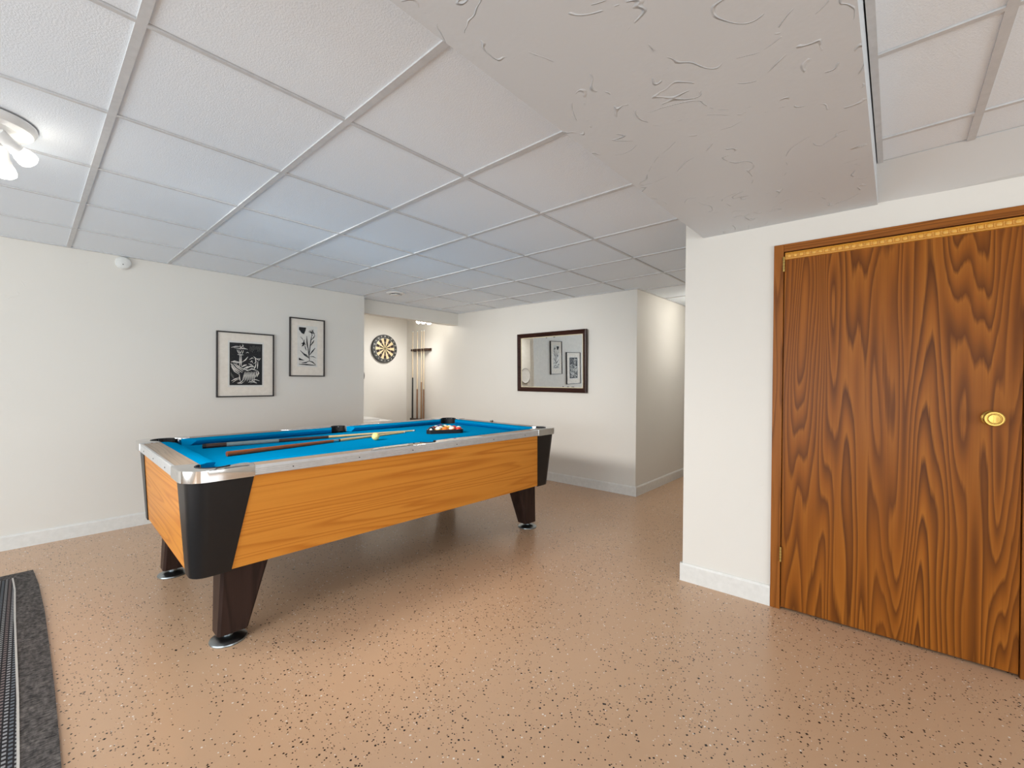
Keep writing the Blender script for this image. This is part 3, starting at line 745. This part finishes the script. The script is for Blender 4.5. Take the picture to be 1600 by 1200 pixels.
for b in ((-iw, -iw+.008, -ih, ih), (iw-.008, iw, -ih, ih), (-iw, iw, ih-.008, ih), (-iw, iw, -ih, -ih+.008)):
    MB().box(-.014, -.0098, b[0], b[1], b[2], b[3]).build('fillet', M_FILLET, mi)
for y, z, wd in ((.06, ih-.018, .02), (-.06, ih-.014, .03), (-.19, -ih+.016, .022), (-.26, -ih+.014, .03), (-.33, -ih+.014, .04)):  # small dark marks near the edges of the glass
    MB().box(-.0106, -.0099, y-wd/2, y+wd/2, z-.004, z+.004).build('dark_mark', M_GREYDK, mi)

# ------------------------------------------------------------------ alcove: dartboard, clocks, cabinet, cue rack
db = empty('dartboard', (3.845, YB, HC+.50)); tag(db, 'round dartboard with black number ring on the alcove wall', 'dartboard')
RD = .226
MB().lathe([(RD-.004, .0), (RD, .004), (RD, .036), (RD-.003, .04)], 48, rmx).build('number_ring', M_DBRING, db, True)
def sector(r0_, r1_, a0, a1, y, mt, pn):
    n = 4; pts = [(r1_*math.cos(a0+(a1-a0)*i/n), r1_*math.sin(a0+(a1-a0)*i/n)) for i in range(n+1)]+[(r0_*math.cos(a1-(a1-a0)*i/n), r0_*math.sin(a1-(a1-a0)*i/n)) for i in range(n+1)]
    m = MB(); m.loft([[(x, -.039, z) for x, z in pts], [(x, -y, z) for x, z in pts]]); return m.build(pn, mt, db)
st_ = PI/10
for k in range(20):
    a0 = PI/2-st_/2+k*st_; dark = k % 2 == 0
    mt = M_DARKSIS if dark else M_CREAM
    sector(.016, .099, a0, a0+st_, .0425, mt, 'sector'); sector(.107, .162, a0, a0+st_, .0425, mt, 'sector')
    m2 = M_RED if dark else M_CREAM
    sector(.099, .107, a0, a0+st_, .0425, m2, 'treble_bed'); sector(.162, .170, a0, a0+st_, .0425, M_DARKSIS if dark else M_CREAM, 'double_bed')
MB().lathe([(.016, .038), (.016, .0428)], 20, rmx).build('outer_bull', M_OLIVE, db)
MB().lathe([(.0065, .042), (.0065, .0434)], 16, rmx).build('bullseye', M_RED, db)
for rr in (.099, .107, .162, .170):
    m = MB(); n = 40
    R1 = [[(x*math.cos(2*PI*i/n), -.0432+dy, x*math.sin(2*PI*i/n)) for i in range(n)] for x, dy in ((rr-.0008, 0), (rr+.0008, 0), (rr+.0008, .0012), (rr-.0008, .0012))]
    m.loft(R1+[R1[0]], False); m.build('wire_ring', M_WIRE, db)
for k, num in enumerate((20, 1, 18, 4, 13, 6, 10, 15, 2, 17, 3, 19, 7, 16, 8, 11, 14, 9, 12, 5)):
    cu = bpy.data.curves.new('digits', 'FONT'); cu.body = str(num); cu.size = .030; cu.align_x = 'CENTER'; cu.align_y = 'CENTER'; cu.extrude = .0006; cu.resolution_u = 2
    tmp = bpy.data.objects.new('digits', cu); COL.objects.link(tmp)
    dg = bpy.context.evaluated_depsgraph_get(); me = bpy.data.meshes.new_from_object(tmp.evaluated_get(dg)); bpy.data.objects.remove(tmp)
    me.materials.clear(); me.materials.append(M_FERR)
    o = bpy.data.objects.new('number', me); COL.objects.link(o); o.parent = db
    g = PI/2-k*st_; o.location = (.198*math.cos(g), -.0408, .198*math.sin(g)); o.rotation_euler = (PI/2, 0, 0)
def clock(loc, rr, label, face, rim):
    e = empty('wall_clock', loc); tag(e, label, 'clock')
    MB().lathe([(rr, 0), (rr, .03), (rr-.008, .036), (rr-.016, .03)], 40, rmx, False).build('rim', rim, e, True)
    MB().lathe([(rr-.01, .01), (rr-.01, .024)], 36, rmx).build('face', face, e)
    for k in range(12):
        g = k*PI/6; MB().box(-.003, .003, -.0255, -.024, rr*.74, rr*.84).build('hour_mark', M_GREYDK, e, rot=(0, g, 0))
    for g, ln in ((.9, .5), (2.6, .68)): MB().box(-.003, .003, -.027, -.0255, -.02, rr*ln).build('hand', M_GREYDK, e, rot=(0, g, 0))
clock((3.352, YB, HC+.06), .145, 'dark rimmed round clock half hidden by the wall end', M_CLOCK, M_CLRIM)
pl = empty('wall_plate', (1.21, YB, 1.225)); tag(pl, 'round white wall plate seen only in the mirror', 'plate')
MB().lathe([(.05, 0), (.10, .006), (.15, .016), (.165, .026), (.162, .028), (.145, .02), (.10, .011), (.001, .009)], 40, rmx).build('dish', M_CLOCK, pl, True)
MB().lathe([(.164, .024), (.168, .026), (.166, .030), (.161, .029)], 40, rmx, False).build('rim_line', M_GREYDK, pl, True)
cb = empty('side_cabinet', (3.0, 5.92, 0)); tag(cb, 'low white cabinet with overhanging top below the dartboard', 'cabinet')
MB().box(-.7, .56, -.22, .26, .0, .60).build('body', M_CABG, cb)
MB().box(-.75, .66, -.26, .275, .60, .635, .004).build('top', M_CABW, cb)
MB().box(-.72, .50, -.18, .275, .635, .672, .004).build('upper_slab', M_CABW, cb)
for k in range(2):
    x0_ = -.68+k*.62
    dr = MB().box(x0_, x0_+.60, -.238, -.22, .05, .58, .003).build('door', M_CABW, cb); MB().tube((x0_+.58-k*.5, -.238, .4), (x0_+.58-k*.5, -.258, .4), .012, .014, 12).build('knob', M_STEEL, dr)
# cue rack
rang = mdir-PI/2
cr_ = empty('cue_rack', (wx(5.78), 5.78, 0), rang); tag(cr_, 'dark wooden cue rack on the alcove wall', 'cue rack')
MB().box(-.018, -.001, -.235, .215, 1.712, 1.755, .003).build('upper_bar', M_DWOOD, cr_)
cy_ = [.185, .062, -.045, -.105]
for y0_, y1_ in ((.204, .214), (.082, .166), (-.026, .044), (-.087, -.064), (-.20, -.123)):
    MB().box(-.075, -.016, y0_, y1_, 1.716, 1.752, .003).build('clip', M_DWOOD, cr_)
MB().box(-.085, -.001, -.235, .215, .572, .600, .004).build('base', M_DWOOD, cr_)
MB().box(-.085, -.075, -.235, .215, .60, .618, .003).build('lip', M_DWOOD, cr_)
specs = [(.185, 1.10, M_RUBBER, 'black butted cue at the left end of the wall rack', .47), (.062, 1.35, M_CUEBROWN, 'brown butted cue second from left in the wall rack', .34), (-.045, 1.36, M_CUETAN, 'tan wood cue third from left in the wall rack', .42), (-.105, 1.36, M_CUEBROWN, 'brown butted cue at the right of the wall rack', .34)]
for y, top, mt, lb, fr_ in specs:
    L = 1.45
    def wp(yy_, z): return Vector((wx(5.78), 5.78, 0))+Matrix.Rotation(rang, 3, 'Z') @ Vector((-.055, yy_, z))
    cue('pool_cue', wp(y, .602), wp(y, .602+L), [(0, .012, M_RUBBER, 'bumper'), (.012, fr_, mt, 'butt'), (fr_, .985, M_SHAFTP, 'shaft'), (.985, .996, M_FERR, 'ferrule'), (.996, 1, M_TIP, 'tip')], lb, 'cues standing in the wall rack')

# ------------------------------------------------------------------ ceiling spot fixtures (their bulbs and beams light the room; unseen ones are added fill)
def spot(loc, rz, heads, label, strength=BULB, aims=()):
    e = empty('ceiling_spotlight', loc, rz); tag(e, label, 'ceiling light', 'ceiling spotlights')
    MB().lathe([(.148, .001), (.150, .006), (.146, .020), (.138, .032), (.10, .036), (.001, .037)], 48, fl, False).build('canopy', M_WHITEMET, e, True)
    MB().lathe([(.10, .036), (.08, .048), (.03, .052), (.001, .052)], 32, fl, False).build('hub', M_WHITEMET, e, True)
    bm_ = m_emit('lit_bulb', (255, 250, 240), strength)
    for p0, p1 in heads:
        p0, p1 = Vector(p0), Vector(p1); d = (p1-p0).normalized(); L = (p1-p0).length
        stem0 = Vector((p0.x*.6, p0.y*.6, -.04))
        MB().tube(stem0, p0, .007, .007, 10).build('arm', M_WHITEMET, e, True)
        hd = MB(); m = Matrix.Translation(p0-d*.02) @ d.to_track_quat('Z', 'Y').to_matrix().to_4x4()
        hd.lathe([(.004, 0), (.020, .003), (.022, .01), (.022, L*.5), (.026, L*.62), (.0262, L*.64), (.024, L*.64), (.018, L*.5)], 24, m, False)
        h_ = hd.build('socket', M_WHITEMET, e, True)
        MB().lathe([(.0, L*.62), (.021, L*.63), (.030, L*.80), (.033, L*.97), (.031, L*1.08), (.02, L*1.15), (.0, L*1.17)], 24, m, False).build('bulb', bm_, h_, True)
    for tgt, pw, cone in aims:
        l = bpy.data.lights.new('bulb_beam', 'SPOT'); l.energy = pw; l.spot_size = math.radians(cone); l.spot_blend = 1; l.shadow_soft_size = .22; l.color = (1, .985, .96)
        lo_ = bpy.data.objects.new('bulb_beam', l); COL.objects.link(lo_); a_ = Vector(loc)+Vector((0, 0, -.19)); lo_.location = a_
        lo_.rotation_euler = (Vector(tgt)-a_).to_track_quat('-Z', 'Y').to_euler()
spot((-.115, 2.64, ZC), 0, [((.055, -.06, -.075), (.135, -.005, -.135)), ((.045, .10, -.070), (.062, .165, -.165)), ((-.10, -.02, -.075), (-.17, -.05, -.14))], 'white ceiling spotlight with lit bulbs at the left edge', 9, [((4.3, 3.6, .85), 270, 54), ((2.5, 1.9, 0), 80, 76)])
spot((3.965, 5.28, ZC), 0, [((-.055, -.02, -.08), (-.06, -.06, -.165)), ((.05, -.01, -.08), (.055, -.05, -.165)), ((0, .08, -.07), (-.02, .16, -.13))], 'white ceiling spotlight in the alcove behind the header', 22, [((3.6, 6.2, .7), 34, 140)])
spot((5.3, 1.5, ZC), .5, [((-.055, -.02, -.08), (-.08, -.06, -.16)), ((.05, -.01, -.08), (.08, -.05, -.16)), ((0, .08, -.07), (-.02, .14, -.13))], 'unseen white ceiling spotlight added to brighten the hall', 60, [((5.0, 2.1, .3), 6, 140)])  # added lamp hidden by the corner, lifts the hall wall
spot((-2.0, 2.4, ZC), 1.1, [((-.055, -.02, -.08), (-.08, -.06, -.16)), ((.05, -.01, -.08), (.08, -.05, -.16)), ((0, .08, -.07), (-.02, .14, -.13))], 'unseen white ceiling spotlight added as fill by the rug', 30, [((.2, 3.6, 0), 25, 100)])  # extra lamp out of frame, added to fill the left floor
spot((-1.1, 1.5, ZC), .3, [((-.055, -.02, -.08), (-.08, -.06, -.16)), ((.05, -.01, -.08), (.08, -.05, -.16)), ((0, .08, -.07), (-.02, .14, -.13))], 'unseen white ceiling spotlight added as fill left of the camera', 60, [((.8, 1.6, 0), 20, 105)])  # another added lamp outside the view, brightens ceiling and front floor
spot((1.6, 5.55, ZC), .8, [((-.055, -.02, -.08), (-.08, -.06, -.16)), ((.05, -.01, -.08), (.08, -.05, -.16)), ((0, .08, -.07), (-.02, .14, -.13))], 'unseen white ceiling spotlight added to brighten the alcove wall', 40, [((1.3, 6.2, .9), 25, 150)])  # added behind the wall so the alcove reads bright in the mirror
